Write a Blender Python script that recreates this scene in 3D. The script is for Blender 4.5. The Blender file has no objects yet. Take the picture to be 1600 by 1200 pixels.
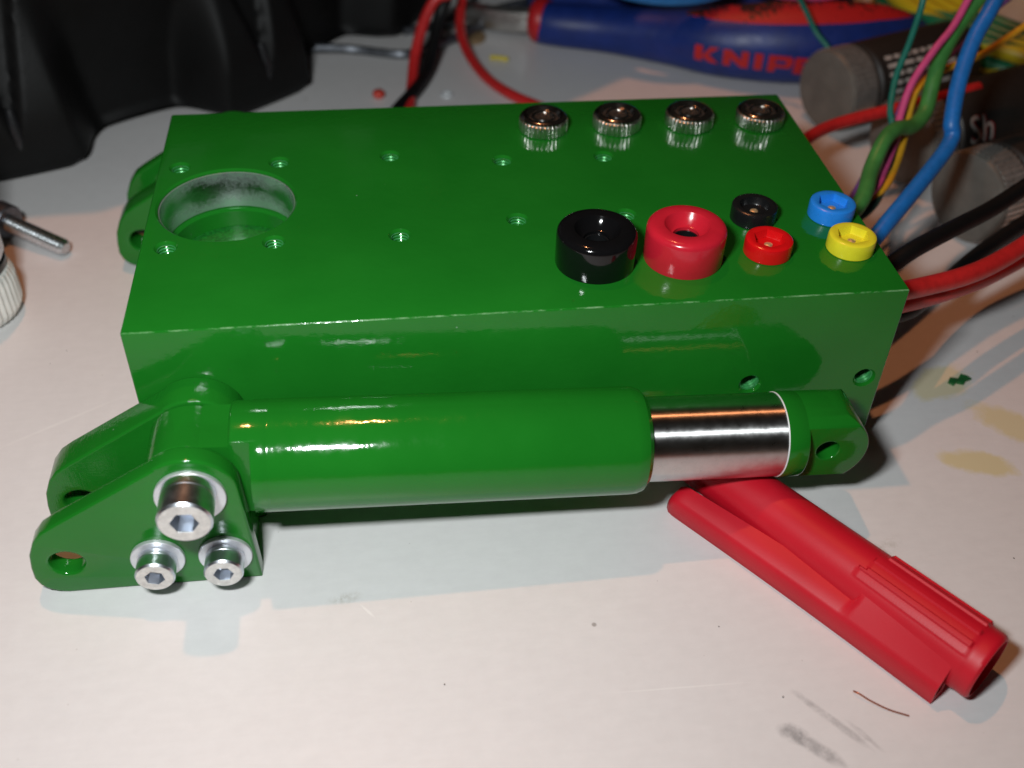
import bpy, bmesh, math, random
from mathutils import Vector, Matrix
# All shapes below are given in millimetres and scaled to metres when a mesh is linked.
MM = 0.001
sc = bpy.context.scene
PI = math.pi

# ------------------------------------------------------------------ camera
cam_d = bpy.data.cameras.new('camera')
cam = bpy.data.objects.new('camera', cam_d)
sc.collection.objects.link(cam)
sc.camera = cam
R_ = Vector((0.99186, -0.12470, 0.02574)); D_ = Vector((-0.06268, -0.65413, -0.75378)); F_ = Vector((0.11084, 0.74603, -0.65662))
CAM = Vector((41.675, -138.501, 143.933))
m = Matrix((R_, -D_, -F_)).transposed().to_4x4()
m.translation = CAM * MM
cam.matrix_world = m
cam_d.sensor_width = 36.0
cam_d.lens = 37.93
cam_d.clip_start = 0.01
cam_d.clip_end = 20.0
cam_d.dof.use_dof = True
cam_d.dof.focus_distance = 0.186
cam_d.dof.aperture_fstop = 15.5

# ------------------------------------------------------------------ light: camera flash, warm desk lamp, dim room
w = bpy.data.worlds.new('World'); sc.world = w; w.use_nodes = True
w.node_tree.nodes['Background'].inputs[0].default_value = (1.0, 0.86, 0.72, 1)
w.node_tree.nodes['Background'].inputs[1].default_value = 0.010

fl = bpy.data.lights.new('camera_flash', 'AREA')
fl.shape = 'RECTANGLE'; fl.size = 0.026; fl.size_y = 0.014
fl.energy = 0.435; fl.color = (0.935, 0.985, 1.0)
flo = bpy.data.objects.new('camera_flash', fl); sc.collection.objects.link(flo)
FLASH = CAM + R_ * -38 + D_ * -30
flo.location = FLASH * MM
flo.rotation_euler = (F_ + D_ * -0.20).to_track_quat('-Z', 'Y').to_euler()

la = bpy.data.lights.new('desk_lamp', 'POINT')
la.shadow_soft_size = 0.014; la.energy = 8.4; la.color = (1.0, 0.37, 0.15)
lao = bpy.data.objects.new('desk_lamp', la); sc.collection.objects.link(lao)
lao.location = (-0.030, 0.270, 1.000)

sc.view_settings.view_transform = 'Standard'
sc.view_settings.look = 'None'
sc.view_settings.exposure = 0.0
sc.view_settings.gamma = 1.0
sc.view_settings.use_curve_mapping = False
sc.render.engine = 'CYCLES'
sc.cycles.max_bounces = 8
sc.cycles.use_denoising = True

# ------------------------------------------------------------------ materials
def new_mat(name):
    mt = bpy.data.materials.new(name); mt.use_nodes = True
    nt = mt.node_tree
    return mt, nt, nt.nodes['Principled BSDF']

def mm_coords(nt):
    tc = nt.nodes.new('ShaderNodeNewGeometry')
    mp = nt.nodes.new('ShaderNodeVectorMath'); mp.operation = 'SCALE'
    mp.inputs['Scale'].default_value = 1000.0
    nt.links.new(tc.outputs['Position'], mp.inputs[0])
    return mp.outputs[0]

def noise(nt, vec, scale, detail=3.0, rough=0.55, stretch=None):
    if stretch:
        vm = nt.nodes.new('ShaderNodeVectorMath'); vm.operation = 'MULTIPLY'
        vm.inputs[1].default_value = stretch
        nt.links.new(vec, vm.inputs[0]); vec = vm.outputs[0]
    n = nt.nodes.new('ShaderNodeTexNoise')
    n.inputs['Scale'].default_value = scale; n.inputs['Detail'].default_value = detail
    n.inputs['Roughness'].default_value = rough
    nt.links.new(vec, n.inputs['Vector'])
    return n.outputs['Fac']

def ramp(nt, fac, stops):
    r = nt.nodes.new('ShaderNodeValToRGB')
    els = r.color_ramp.elements
    while len(els) < len(stops): els.new(0.5)
    for e, (p, c) in zip(els, stops):
        e.position = p; e.color = tuple(c) + (1,) if len(c) == 3 else c
    nt.links.new(fac, r.inputs[0])
    return r.outputs[0]

def gray(v): return (v, v, v)

def mixc(nt, fac, a, b, mode='MIX'):
    n = nt.nodes.new('ShaderNodeMix'); n.data_type = 'RGBA'; n.blend_type = mode
    for idx, v in ((0, fac), (6, a), (7, b)):
        if isinstance(v, (int, float)): n.inputs[idx].default_value = v
        elif isinstance(v, tuple): n.inputs[idx].default_value = v + (1,) if len(v) == 3 else v
        else: nt.links.new(v, n.inputs[idx])
    return n.outputs[2]

def math_n(nt, op, a, b=None, clamp=False):
    n = nt.nodes.new('ShaderNodeMath'); n.operation = op; n.use_clamp = clamp
    for i, v in enumerate((a, b)):
        if v is None: continue
        if isinstance(v, (int, float)): n.inputs[i].default_value = v
        else: nt.links.new(v, n.inputs[i])
    return n.outputs[0]

def bump(nt, bsdf, height, strength, dist_mm):
    b = nt.nodes.new('ShaderNodeBump'); b.inputs['Strength'].default_value = strength
    b.inputs['Distance'].default_value = dist_mm * MM
    nt.links.new(height, b.inputs['Height']); nt.links.new(b.outputs[0], bsdf.inputs['Normal'])

def simple(name, col, rough=0.4, metal=0.0, spec=0.5, var=0.10, nscale=0.6, bstr=0.0, bscale=2.0, bdist=0.05, rvar=0.12, coat=0.0):
    mt, nt, b = new_mat(name)
    v = mm_coords(nt)
    f = noise(nt, v, nscale, 4)
    lo = tuple(c * (1 - var) for c in col); hi = tuple(min(1, c * (1 + var)) for c in col)
    nt.links.new(ramp(nt, f, [(0.3, lo), (0.7, hi)]), b.inputs['Base Color'])
    f2 = noise(nt, v, nscale * 2.7, 4)
    nt.links.new(ramp(nt, f2, [(0.3, gray(max(0.02, rough - rvar / 2))), (0.7, gray(rough + rvar / 2))]), b.inputs['Roughness'])
    b.inputs['Metallic'].default_value = metal
    b.inputs['Specular IOR Level'].default_value = spec
    b.inputs['Coat Weight'].default_value = coat
    if bstr: bump(nt, b, noise(nt, v, bscale, 3), bstr, bdist)
    return mt

M = {}
def green_paint(name, scratch=False):
    mt, nt, b = new_mat(name)
    v = mm_coords(nt)
    f = noise(nt, v, 0.05, 3)
    c = ramp(nt, f, [(0.3, (0.0085, 0.147, 0.0110)), (0.7, (0.0110, 0.168, 0.0135))])
    # tiny paint chips and dust
    vo = nt.nodes.new('ShaderNodeTexVoronoi'); vo.inputs['Scale'].default_value = 0.13
    nt.links.new(v, vo.inputs['Vector'])
    chips = ramp(nt, vo.outputs['Distance'], [(0.014, gray(1.0)), (0.022, gray(0.0))])
    c = mixc(nt, math_n(nt, 'MULTIPLY', chips, 0.5), c, (0.32, 0.42, 0.33))
    # near top edge: rubbed paint, plus the bevel highlight painted into the colour
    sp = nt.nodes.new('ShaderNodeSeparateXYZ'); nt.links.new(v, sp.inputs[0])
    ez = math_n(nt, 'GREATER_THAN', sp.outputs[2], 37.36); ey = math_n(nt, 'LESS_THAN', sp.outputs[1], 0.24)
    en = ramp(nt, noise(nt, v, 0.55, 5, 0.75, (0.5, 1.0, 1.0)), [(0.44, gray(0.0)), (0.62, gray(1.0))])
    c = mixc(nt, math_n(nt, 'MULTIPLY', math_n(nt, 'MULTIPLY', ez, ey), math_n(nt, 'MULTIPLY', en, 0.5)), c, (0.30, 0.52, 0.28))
    nt.links.new(c, b.inputs['Base Color'])
    smear = ramp(nt, noise(nt, v, 0.11, 5, 0.7, (1.0, 0.6, 1.0)), [(0.50, gray(0.0)), (0.72, gray(0.10))])
    nt.links.new(math_n(nt, 'ADD', ramp(nt, noise(nt, v, 0.4, 5), [(0.3, gray(0.045)), (0.72, gray(0.12))]), smear), b.inputs['Roughness'])
    b.inputs['Specular IOR Level'].default_value = 0.44
    h = noise(nt, v, 0.75, 3, 0.5)
    if scratch:
        s1 = noise(nt, v, 1.0, 2, 0.5, (0.35, 1.0, 6.0)); s2 = noise(nt, v, 1.0, 2, 0.5, (6.0, 1.0, 0.45))
        h = math_n(nt, 'ADD', h, math_n(nt, 'MULTIPLY', math_n(nt, 'ADD', s1, s2), 0.7))
        bump(nt, b, h, 0.35, 0.12)
    else:
        bump(nt, b, math_n(nt, 'ADD', h, math_n(nt, 'MULTIPLY', noise(nt, v, 0.16, 2), 1.6)), 0.22, 0.14)
    return mt
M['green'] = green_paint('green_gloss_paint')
M['green_grainy'] = simple('grainy_green_paint', (0.008, 0.140, 0.015), 0.42, var=0.55, nscale=1.6, bstr=0.5, bscale=1.8, bdist=0.2)
M['green_scratch'] = green_paint('green_paint_over_milled_metal', True)

def bare_bore():
    mt, nt, b = new_mat('bore_bare_metal_with_overspray')
    v = mm_coords(nt)
    big = noise(nt, v, 0.20, 2, 0.5, (1.0, 1.0, 0.7)); fine = noise(nt, v, 1.3, 6, 0.8)
    sp = nt.nodes.new('ShaderNodeSeparateXYZ'); nt.links.new(v, sp.inputs[0])
    hh = math_n(nt, 'MULTIPLY', math_n(nt, 'ABSOLUTE', math_n(nt, 'SUBTRACT', sp.outputs[2], 33.7)), 0.20)
    mk = math_n(nt, 'ADD', hh, math_n(nt, 'ADD', math_n(nt, 'MULTIPLY', big, 1.0), math_n(nt, 'MULTIPLY', fine, 1.3)))
    msk = ramp(nt, math_n(nt, 'MULTIPLY', mk, 0.5), [(0.62, gray(0.0)), (0.90, gray(0.6))])
    nt.links.new(mixc(nt, msk, (0.58, 0.61, 0.63), (0.08, 0.34, 0.12)), b.inputs['Base Color'])
    nt.links.new(ramp(nt, msk, [(0, gray(1.0)), (1, gray(0.3))]), b.inputs['Metallic'])
    b.inputs['Roughness'].default_value = 0.20
    bump(nt, b, fine, 0.35, 0.10)
    return mt
M['bore'] = bare_bore()

def brushed(name, col, rough, stretch, bs=0.08):
    mt, nt, b = new_mat(name)
    v = mm_coords(nt)
    st = noise(nt, v, 1.0, 4, 0.6, stretch)
    spots = noise(nt, v, 0.55, 4, 0.65)
    c = ramp(nt, spots, [(0.3, tuple(x * 0.86 for x in col)), (0.65, col)])
    nt.links.new(c, b.inputs['Base Color'])
    b.inputs['Metallic'].default_value = 1.0
    r = math_n(nt, 'ADD', math_n(nt, 'MULTIPLY', spots, 0.22), rough - 0.09)
    nt.links.new(r, b.inputs['Roughness'])
    bump(nt, b, st, bs, 0.05)
    return mt
M['rod'] = brushed('polished_rod_steel', (0.66, 0.655, 0.645), 0.29, (7.0, 0.25, 0.25), 0.0)
_nt = M['rod'].node_tree; _b = _nt.nodes['Principled BSDF']
_tg = _nt.nodes.new('ShaderNodeCombineXYZ')
_tg.inputs[0].default_value = 1.0; _tg.inputs[2].default_value = -0.0386
_nt.links.new(_tg.outputs[0], _b.inputs['Tangent'])
_b.inputs['Anisotropic'].default_value = 1.0
M['zinc'] = brushed('zinc_plated_steel', (0.74, 0.78, 0.84), 0.30, (2.0, 2.0, 2.0), 0.05)
M['nickel'] = brushed('nickel_plating', (0.76, 0.73, 0.70), 0.26, (1.0, 1.0, 1.0), 0.03)
M['chrome'] = brushed('dark_chrome', (0.58, 0.55, 0.52), 0.12, (1.0, 1.0, 1.0), 0.02)
M['bolt_face'] = simple('bolt_head_face', (0.74, 0.72, 0.69), 0.48, 0.55, var=0.16, nscale=1.1, bstr=0.15, bscale=3)
M['washer'] = simple('washer_bright', (0.72, 0.73, 0.76), 0.38, 0.6, var=0.05)
M['thread'] = simple('bare_thread_with_green_haze', (0.045, 0.30, 0.085), 0.34, 0.25, var=0.3, nscale=1.5)
M['screw_steel'] = simple('screw_steel', (0.60, 0.62, 0.64), 0.28, 1.0, var=0.15, nscale=1.2)
M['dark_steel'] = simple('dark_tool_steel', (0.16, 0.17, 0.19), 0.36, 0.9, var=0.2)
M['shank'] = simple('ground_tool_steel', (0.62, 0.60, 0.57), 0.35, 1.0)
M['brass'] = simple('brass_contact', (0.85, 0.66, 0.36), 0.45, 0.8)
M['copper'] = simple('copper_strand', (0.62, 0.27, 0.17), 0.3, 1.0, var=0.2, nscale=2)
M['white_edge'] = simple('bare_rod_edge', (0.72, 0.74, 0.74), 0.5, 0.2)
M['pl_black'] = simple('black_gloss_plastic', (0.0045, 0.0045, 0.005), 0.09, bstr=0.05, bscale=0.6, rvar=0.05)
M['pl_black_matt'] = simple('black_satin_plastic', (0.008, 0.0085, 0.009), 0.26, bstr=0.1, bscale=4)
M['pl_red_big'] = simple('red_gloss_plastic', (0.53, 0.014, 0.030), 0.20, var=0.05, bstr=0.05, bscale=0.6)
M['pl_red'] = simple('red_plastic', (0.64, 0.006, 0.008), 0.20, var=0.05)
M['pl_blue'] = simple('sky_blue_plastic', (0.018, 0.23, 0.78), 0.30, var=0.05)
M['pl_yellow'] = simple('yellow_plastic', (0.78, 0.70, 0.028), 0.24, var=0.05)
M['hole_shade'] = simple('painted_hole_shade', (0.0015, 0.0015, 0.0015), 0.9, spec=0.02)  # near-black colour stands in for the unlit depth of the sockets
M['w_green'] = simple('green_wire', (0.055, 0.225, 0.048), 0.42, var=0.18, nscale=0.25)
M['w_pink'] = simple('pink_wire', (0.62, 0.075, 0.23), 0.42)
M['w_orange'] = simple('orange_yellow_wire', (0.68, 0.34, 0.020), 0.42)
M['w_teal'] = simple('teal_wire', (0.008, 0.16, 0.12), 0.42)
M['w_purple'] = simple('purple_wire', (0.16, 0.065, 0.26), 0.42)
M['w_dark'] = simple('dark_green_wire', (0.012, 0.035, 0.025), 0.42)
M['w_blue'] = simple('blue_wire', (0.012, 0.155, 0.50), 0.42, var=0.12, bstr=0.1, bscale=1.0)
M['w_black'] = simple('black_cable', (0.0045, 0.0048, 0.005), 0.5, spec=0.3)
M['w_red'] = simple('red_silicone_cable', (0.56, 0.022, 0.022), 0.36, var=0.12, bstr=0.1, bscale=0.8)
M['blue_ring'] = simple('bright_blue_plastic', (0.016, 0.17, 0.46), 0.4)
M['white_cap'] = simple('ribbed_white_plastic', (0.74, 0.72, 0.67), 0.38, var=0.06, nscale=0.3)
M['jar_lid'] = simple('dull_grey_lid', (0.185, 0.175, 0.155), 0.55, 0.35, var=0.18, nscale=0.15, bstr=0.15, bscale=1.0)
M['jar_knurl'] = simple('silver_knurled_band', (0.70, 0.68, 0.65), 0.30, 0.85, var=0.15)
M['jar_body'] = simple('black_label', (0.020, 0.017, 0.015), 0.5, bstr=0.2, bscale=1.5)
M['print_white'] = simple('white_print', (0.50, 0.47, 0.44), 0.5)
M['print_red'] = simple('red_print', (0.36, 0.018, 0.020), 0.5)
M['yellow_scrap'] = simple('yellow_scrap', (0.62, 0.50, 0.05), 0.5)
M['red_bead'] = simple('red_bead', (0.55, 0.05, 0.03), 0.3)
M['brown'] = simple('brown_card', (0.26, 0.17, 0.085), 0.6)
M['flake'] = simple('dry_green_paint', (0.012, 0.12, 0.030), 0.4, bstr=0.4, bscale=2)
M['glass_ring'] = simple('clear_ring', (0.55, 0.58, 0.60), 0.1)
M['dust'] = simple('dark_specks', (0.10, 0.085, 0.075), 0.8, var=0.5, nscale=0.3)
M['crumb_white'] = simple('white_crumb', (0.80, 0.79, 0.76), 0.6)

def pen_plastic():
    mt, nt, b = new_mat('red_satin_pen_plastic')
    v = mm_coords(nt)
    f = noise(nt, v, 0.08, 3)
    nt.links.new(ramp(nt, f, [(0.3, (0.50, 0.006, 0.018)), (0.7, (0.56, 0.008, 0.022))]), b.inputs['Base Color'])
    b.inputs['Roughness'].default_value = 0.44
    b.inputs['Specular IOR Level'].default_value = 0.36
    h = noise(nt, v, 5.0, 2, 0.6)
    bump(nt, b, h, 0.35, 0.05)
    return mt
M['pen'] = pen_plastic()

def rubber():
    mt, nt, b = new_mat('dull_black_rubber')
    v = mm_coords(nt)
    f = noise(nt, v, 0.06, 5, 0.65)
    nt.links.new(ramp(nt, f, [(0.3, (0.0034, 0.0033, 0.0032)), (0.72, (0.0062, 0.0062, 0.0064))]), b.inputs['Base Color'])
    b.inputs['Roughness'].default_value = 0.55
    b.inputs['Specular IOR Level'].default_value = 0.22
    bump(nt, b, noise(nt, v, 1.2, 4), 0.3, 0.15)
    return mt
M['rubber'] = rubber()
M['rubber_shiny'] = simple('shiny_rubber_nub', (0.02, 0.02, 0.022), 0.3)

def handle_blue():
    return simple('blue_rubber_grip', (0.010, 0.030, 0.19), 0.42, var=0.18, nscale=0.15, bstr=0.35, bscale=1.6, bdist=0.15)
M['grip_blue'] = handle_blue()
M['grip_red'] = simple('red_rubber_grip', (0.50, 0.014, 0.018), 0.42, var=0.1)
def inlay():
    mt, nt, b = new_mat('red_inlay_with_worn_dark_marks')
    v = mm_coords(nt)
    f = noise(nt, v, 0.75, 2, 0.5, (1.6, 0.55, 1.0))
    g = noise(nt, v, 0.10, 2)
    mk = math_n(nt, 'ADD', f, math_n(nt, 'MULTIPLY', math_n(nt, 'SUBTRACT', g, 0.5), 0.5))
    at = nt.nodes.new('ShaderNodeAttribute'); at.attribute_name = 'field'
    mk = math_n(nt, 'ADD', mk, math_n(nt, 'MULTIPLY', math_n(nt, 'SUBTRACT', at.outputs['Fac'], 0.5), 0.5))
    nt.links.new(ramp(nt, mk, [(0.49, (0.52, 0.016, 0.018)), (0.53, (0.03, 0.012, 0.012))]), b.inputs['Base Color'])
    b.inputs['Roughness'].default_value = 0.5
    return mt
M['inlay'] = inlay()

def earth_wire():
    mt, nt, b = new_mat('green_yellow_striped_wire')
    at = nt.nodes.new('ShaderNodeAttribute'); at.attribute_name = 'stripe'
    nt.links.new(ramp(nt, at.outputs['Fac'], [(0.46, (0.010, 0.17, 0.075)), (0.5, (0.60, 0.52, 0.02))]), b.inputs['Base Color'])
    b.inputs['Roughness'].default_value = 0.4
    return mt
M['earth'] = earth_wire()

def desk_mat():
    mt, nt, b = new_mat('worn_white_desk_top')
    v = mm_coords(nt)
    big = noise(nt, v, 0.018, 4, 0.6)
    fine = noise(nt, v, 0.35, 5, 0.7)
    c = ramp(nt, big, [(0.2, (0.695, 0.670, 0.662)), (0.8, (0.730, 0.712, 0.704))])
    c = mixc(nt, 0.10, c, ramp(nt, fine, [(0.3, gray(0.52)), (0.7, gray(0.86))]))
    # fine fibre direction of the laminate
    fib = noise(nt, v, 1.0, 3, 0.6, (0.18, 0.75, 1.0))
    c = mixc(nt, 0.035, c, ramp(nt, fib, [(0.35, gray(0.5)), (0.65, gray(0.95))]))
    sep = nt.nodes.new('ShaderNodeSeparateXYZ'); nt.links.new(v, sep.inputs[0])
    wob = noise(nt, v, 0.16, 4, 0.65); wob2 = noise(nt, v, 0.9, 3, 0.7)
    def blob(x, y, rx, ry, ang, soft=0.34, amp=0.6):
        ca, sa = math.cos(ang), math.sin(ang)
        dx = math_n(nt, 'SUBTRACT', sep.outputs[0], x); dy = math_n(nt, 'SUBTRACT', sep.outputs[1], y)
        u = math_n(nt, 'ADD', math_n(nt, 'MULTIPLY', dx, ca / rx), math_n(nt, 'MULTIPLY', dy, sa / rx))
        t = math_n(nt, 'ADD', math_n(nt, 'MULTIPLY', dx, -sa / ry), math_n(nt, 'MULTIPLY', dy, ca / ry))
        d = math_n(nt, 'SQRT', math_n(nt, 'ADD', math_n(nt, 'MULTIPLY', u, u), math_n(nt, 'MULTIPLY', t, t)))
        d = math_n(nt, 'ADD', d, math_n(nt, 'MULTIPLY', math_n(nt, 'SUBTRACT', wob, 0.5), amp * 2))
        return ramp(nt, d, [(max(0.0, 1 - soft), gray(1.0)), (1.0, gray(0.0))])
    # dried yellow varnish stains
    for (x, y, rx, ry, a, s) in ((151.5, -6.0, 8.0, 3.6, -0.30, 0.75), (166, 1.0, 14, 5.0, -0.75, 0.7), (154.5, 17.0, 9.0, 5.0, 0.5, 0.62), (174, -16, 11, 4.0, -0.7, 0.45)):
        c = mixc(nt, math_n(nt, 'MULTIPLY', blob(x, y, rx, ry, a), s), c, (0.66, 0.57, 0.27))
    # pencil-grey smudges
    streak = ramp(nt, noise(nt, v, 0.42, 5, 0.7, (1.0, 0.8, 1.0)), [(0.33, gray(0.15)), (0.66, gray(1.0))])
    for (x, y, rx, ry, a, s) in ((97.6, -57.6, 2.6, 1.9, -0.5, 0.75), (100.6, -60.6, 5.6, 1.3, -0.75, 0.7), (104.8, -56.6, 8.0, 0.85, -0.9, 0.5), (108.6, -59.5, 4.0, 0.6, -1.0, 0.35)):
        k = math_n(nt, 'MULTIPLY', math_n(nt, 'MULTIPLY', blob(x, y, rx, ry, a, 0.5, 0.6), s), streak)
        c = mixc(nt, k, c, (0.13, 0.13, 0.135))
    # brown rub mark and a pale red one
    c = mixc(nt, math_n(nt, 'MULTIPLY', math_n(nt, 'MULTIPLY', blob(32.2, -25.6, 3.4, 1.4, 0.2, 0.8, 0.4), 0.45), ramp(nt, wob2, [(0.4, gray(0.0)), (0.65, gray(1.0))])), c, (0.30, 0.25, 0.17))
    c = mixc(nt, math_n(nt, 'MULTIPLY', math_n(nt, 'MULTIPLY', blob(125, -25, 6, 2.0, 0.6, 0.8, 0.4), 0.3), ramp(nt, wob2, [(0.4, gray(0.0)), (0.65, gray(1.0))])), c, (0.32, 0.30, 0.22))
    # pale scratch lines
    for (x, y, rx, ry, a, s) in ((83, -48.2, 13, 0.13, -0.02, 0.6), (35.5, -28.6, 2.2, 0.30, -0.9, 0.6), (-22, 22, 14, 0.5, 0.55, 0.3)):
        c = mixc(nt, math_n(nt, 'MULTIPLY', blob(x, y, rx, ry, a, 0.6, 0.15), s), c, (0.86, 0.85, 0.83))
    # scattered tiny dirt points
    vor = nt.nodes.new('ShaderNodeTexVoronoi'); vor.inputs['Scale'].default_value = 0.060
    nt.links.new(v, vor.inputs['Vector'])
    pt = ramp(nt, vor.outputs['Distance'], [(0.016, gray(1.0)), (0.030, gray(0.0))])
    c = mixc(nt, math_n(nt, 'MULTIPLY', pt, 0.6), c, (0.16, 0.13, 0.11))
    vor2 = nt.nodes.new('ShaderNodeTexVoronoi'); vor2.inputs['Scale'].default_value = 0.21
    nt.links.new(v, vor2.inputs['Vector'])
    pt2 = ramp(nt, vor2.outputs['Distance'], [(0.018, gray(1.0)), (0.035, gray(0.0))])
    c = mixc(nt, math_n(nt, 'MULTIPLY', pt2, 0.30), c, (0.25, 0.21, 0.18))
    nt.links.new(c, b.inputs['Base Color'])
    nt.links.new(ramp(nt, noise(nt, v, 0.05, 4), [(0.3, gray(0.30)), (0.7, gray(0.46))]), b.inputs['Roughness'])
    b.inputs['Specular IOR Level'].default_value = 0.4
    h = math_n(nt, 'ADD', noise(nt, v, 0.05, 3), math_n(nt, 'MULTIPLY', fine, 0.08))
    bump(nt, b, h, 0.12, 1.0)
    return mt
M['desk'] = desk_mat()

# ------------------------------------------------------------------ mesh helpers
COL = sc.collection
def finish(me, mat, smooth=True, angle=28):
    if isinstance(mat, str): mat = M[mat]
    me.materials.clear(); me.materials.append(mat)
    if smooth:
        for p in me.polygons: p.use_smooth = True
        me.set_sharp_from_angle(angle=math.radians(angle))

def link(name, me, parent=None):
    o = bpy.data.objects.new(name, me); COL.objects.link(o)
    if parent is not None: o.parent = parent
    return o

def raw_mesh(verts, faces):
    me = bpy.data.meshes.new('m')
    me.from_pydata([Vector(v) for v in verts], [], faces)
    bm = bmesh.new(); bm.from_mesh(me)
    bmesh.ops.remove_doubles(bm, verts=bm.verts, dist=1e-5)
    bmesh.ops.recalc_face_normals(bm, faces=bm.faces)
    bm.to_mesh(me); bm.free()
    return me

class Geo:
    """collects shapes (mm) that make up one part"""
    def __init__(s): s.v = []; s.f = []
    def add(s, verts, faces, mat=None):
        o = len(s.v)
        s.v += [(mat @ Vector(p)) if mat else Vector(p) for p in verts]
        s.f += [tuple(i + o for i in f) for f in faces]
        return s
    def mesh(s): return raw_mesh(s.v, s.f)
    def build(s, name, mat, parent=None, off=(0, 0, 0), angle=28, smooth=True):
        me = s.mesh()
        off = Vector(off)
        for vv in me.vertices: vv.co = (vv.co - off) * MM
        me.name = name
        finish(me, mat, smooth, angle)
        return link(name, me, parent)

def lathe(profile, n=48, rmod=None):
    """profile: (r, h) list along +Z; ends are capped"""
    vs, fs = [], []
    k = len(profile)
    for i in range(n):
        a = 2 * PI * i / n
        for j, (r, h) in enumerate(profile):
            rr = r if rmod is None else rmod(a, j, r)
            vs.append((rr * math.cos(a), rr * math.sin(a), h))
    for i in range(n):
        i2 = (i + 1) % n
        for j in range(k - 1):
            fs.append((i * k + j, i2 * k + j, i2 * k + j + 1, i * k + j + 1))
    if profile[0][0] > 1e-6: fs.append(tuple(i * k for i in reversed(range(n))))
    if profile[-1][0] > 1e-6: fs.append(tuple(i * k + k - 1 for i in range(n)))
    return vs, fs

def ring_lathe(profile, n=48, rmod=None):
    """closed profile revolved: no caps, last point joins the first"""
    vs, fs = [], []
    k = len(profile)
    for i in range(n):
        a = 2 * PI * i / n
        for j, (r, h) in enumerate(profile):
            rr = r if rmod is None else rmod(a, j, r)
            vs.append((rr * math.cos(a), rr * math.sin(a), h))
    for i in range(n):
        i2 = (i + 1) % n
        for j in range(k):
            j2 = (j + 1) % k
            fs.append((i * k + j, i2 * k + j, i2 * k + j2, i * k + j2))
    return vs, fs

def box(x0, x1, y0, y1, z0, z1):
    v = [(x, y, z) for x in (x0, x1) for y in (y0, y1) for z in (z0, z1)]
    f = [(0, 1, 3, 2), (4, 6, 7, 5), (0, 4, 5, 1), (2, 3, 7, 6), (0, 2, 6, 4), (1, 5, 7, 3)]
    return v, f

def aim(loc, direction, up=(0, 0, 1)):
    """matrix that takes local +Z to direction"""
    z = Vector(direction).normalized(); up = Vector(up)
    if abs(z.dot(up)) > 0.99: up = Vector((0, 1, 0))
    x = up.cross(z).normalized(); y = z.cross(x)
    mt = Matrix((x, y, z)).transposed().to_4x4(); mt.translation = Vector(loc)
    return mt

def catmull(pts, n=10):
    P = [Vector(p) for p in pts]
    P = [P[0] * 2 - P[1]] + P + [P[-1] * 2 - P[-2]]
    out = []
    for i in range(1, len(P) - 2):
        for k in range(n):
            t = k / n
            a, b, c, d = P[i - 1], P[i], P[i + 1], P[i + 2]
            out.append(0.5 * ((2 * b) + (c - a) * t + (2 * a - 5 * b + 4 * c - d) * t * t + (3 * b - a - 3 * c + d) * t ** 3))
    out.append(P[-2].copy())
    return out

def frames(path):
    T = []
    for i in range(len(path)):
        a = path[max(0, i - 1)]; b = path[min(len(path) - 1, i + 1)]
        T.append((b - a).normalized())
    n = Vector((0, 0, 1)); n = (n - T[0] * n.dot(T[0]))
    if n.length < 0.1: n = Vector((1, 0, 0)) - T[0] * T[0].x
    n.normalize()
    out = []
    for t in T:
        n = (n - t * n.dot(t)).normalized()
        out.append((t, n, t.cross(n)))
    return out

def tube(path, r, n=12, flat=1.0):
    """r: number or list per point"""
    fr = frames(path); vs, fs = [], []
    for i, (p, (t, nn, bb)) in enumerate(zip(path, fr)):
        rr = r[i] if isinstance(r, (list, tuple)) else r
        for k in range(n):
            a = 2 * PI * k / n
            vs.append(p + nn * (rr * math.cos(a)) + bb * (rr * flat * math.sin(a)))
    for i in range(len(path) - 1):
        for k in range(n):
            k2 = (k + 1) % n
            fs.append((i * n + k, i * n + k2, (i + 1) * n + k2, (i + 1) * n + k))
    fs.append(tuple(range(n))[::-1]); fs.append(tuple((len(path) - 1) * n + k for k in range(n)))
    return vs, fs

def boolean(me_a, me_b, op):
    a = bpy.data.objects.new('tmp_a', me_a); b = bpy.data.objects.new('tmp_b', me_b)
    COL.objects.link(a); COL.objects.link(b)
    md = a.modifiers.new('b', 'BOOLEAN'); md.operation = op; md.object = b; md.solver = 'EXACT'
    dg = bpy.context.evaluated_depsgraph_get(); dg.update()
    me = bpy.data.meshes.new_from_object(a.evaluated_get(dg))
    bpy.data.objects.remove(a); bpy.data.objects.remove(b)
    return me

def bevel_mesh(me, width, seg=3, angle=35):
    bm = bmesh.new(); bm.from_mesh(me)
    ed = [e for e in bm.edges if len(e.link_faces) == 2 and e.calc_face_angle() > math.radians(angle)]
    bmesh.ops.bevel(bm, geom=ed, offset=width, segments=seg, profile=0.5, affect='EDGES', clamp_overlap=True)
    bm.to_mesh(me); bm.free()
    return me

def place(me, name, mat, parent=None, off=(0, 0, 0), angle=20, smooth=True):
    off = Vector(off)
    for vv in me.vertices: vv.co = (vv.co - off) * MM
    me.name = name
    finish(me, mat, smooth, angle)
    return link(name, me, parent)

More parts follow.
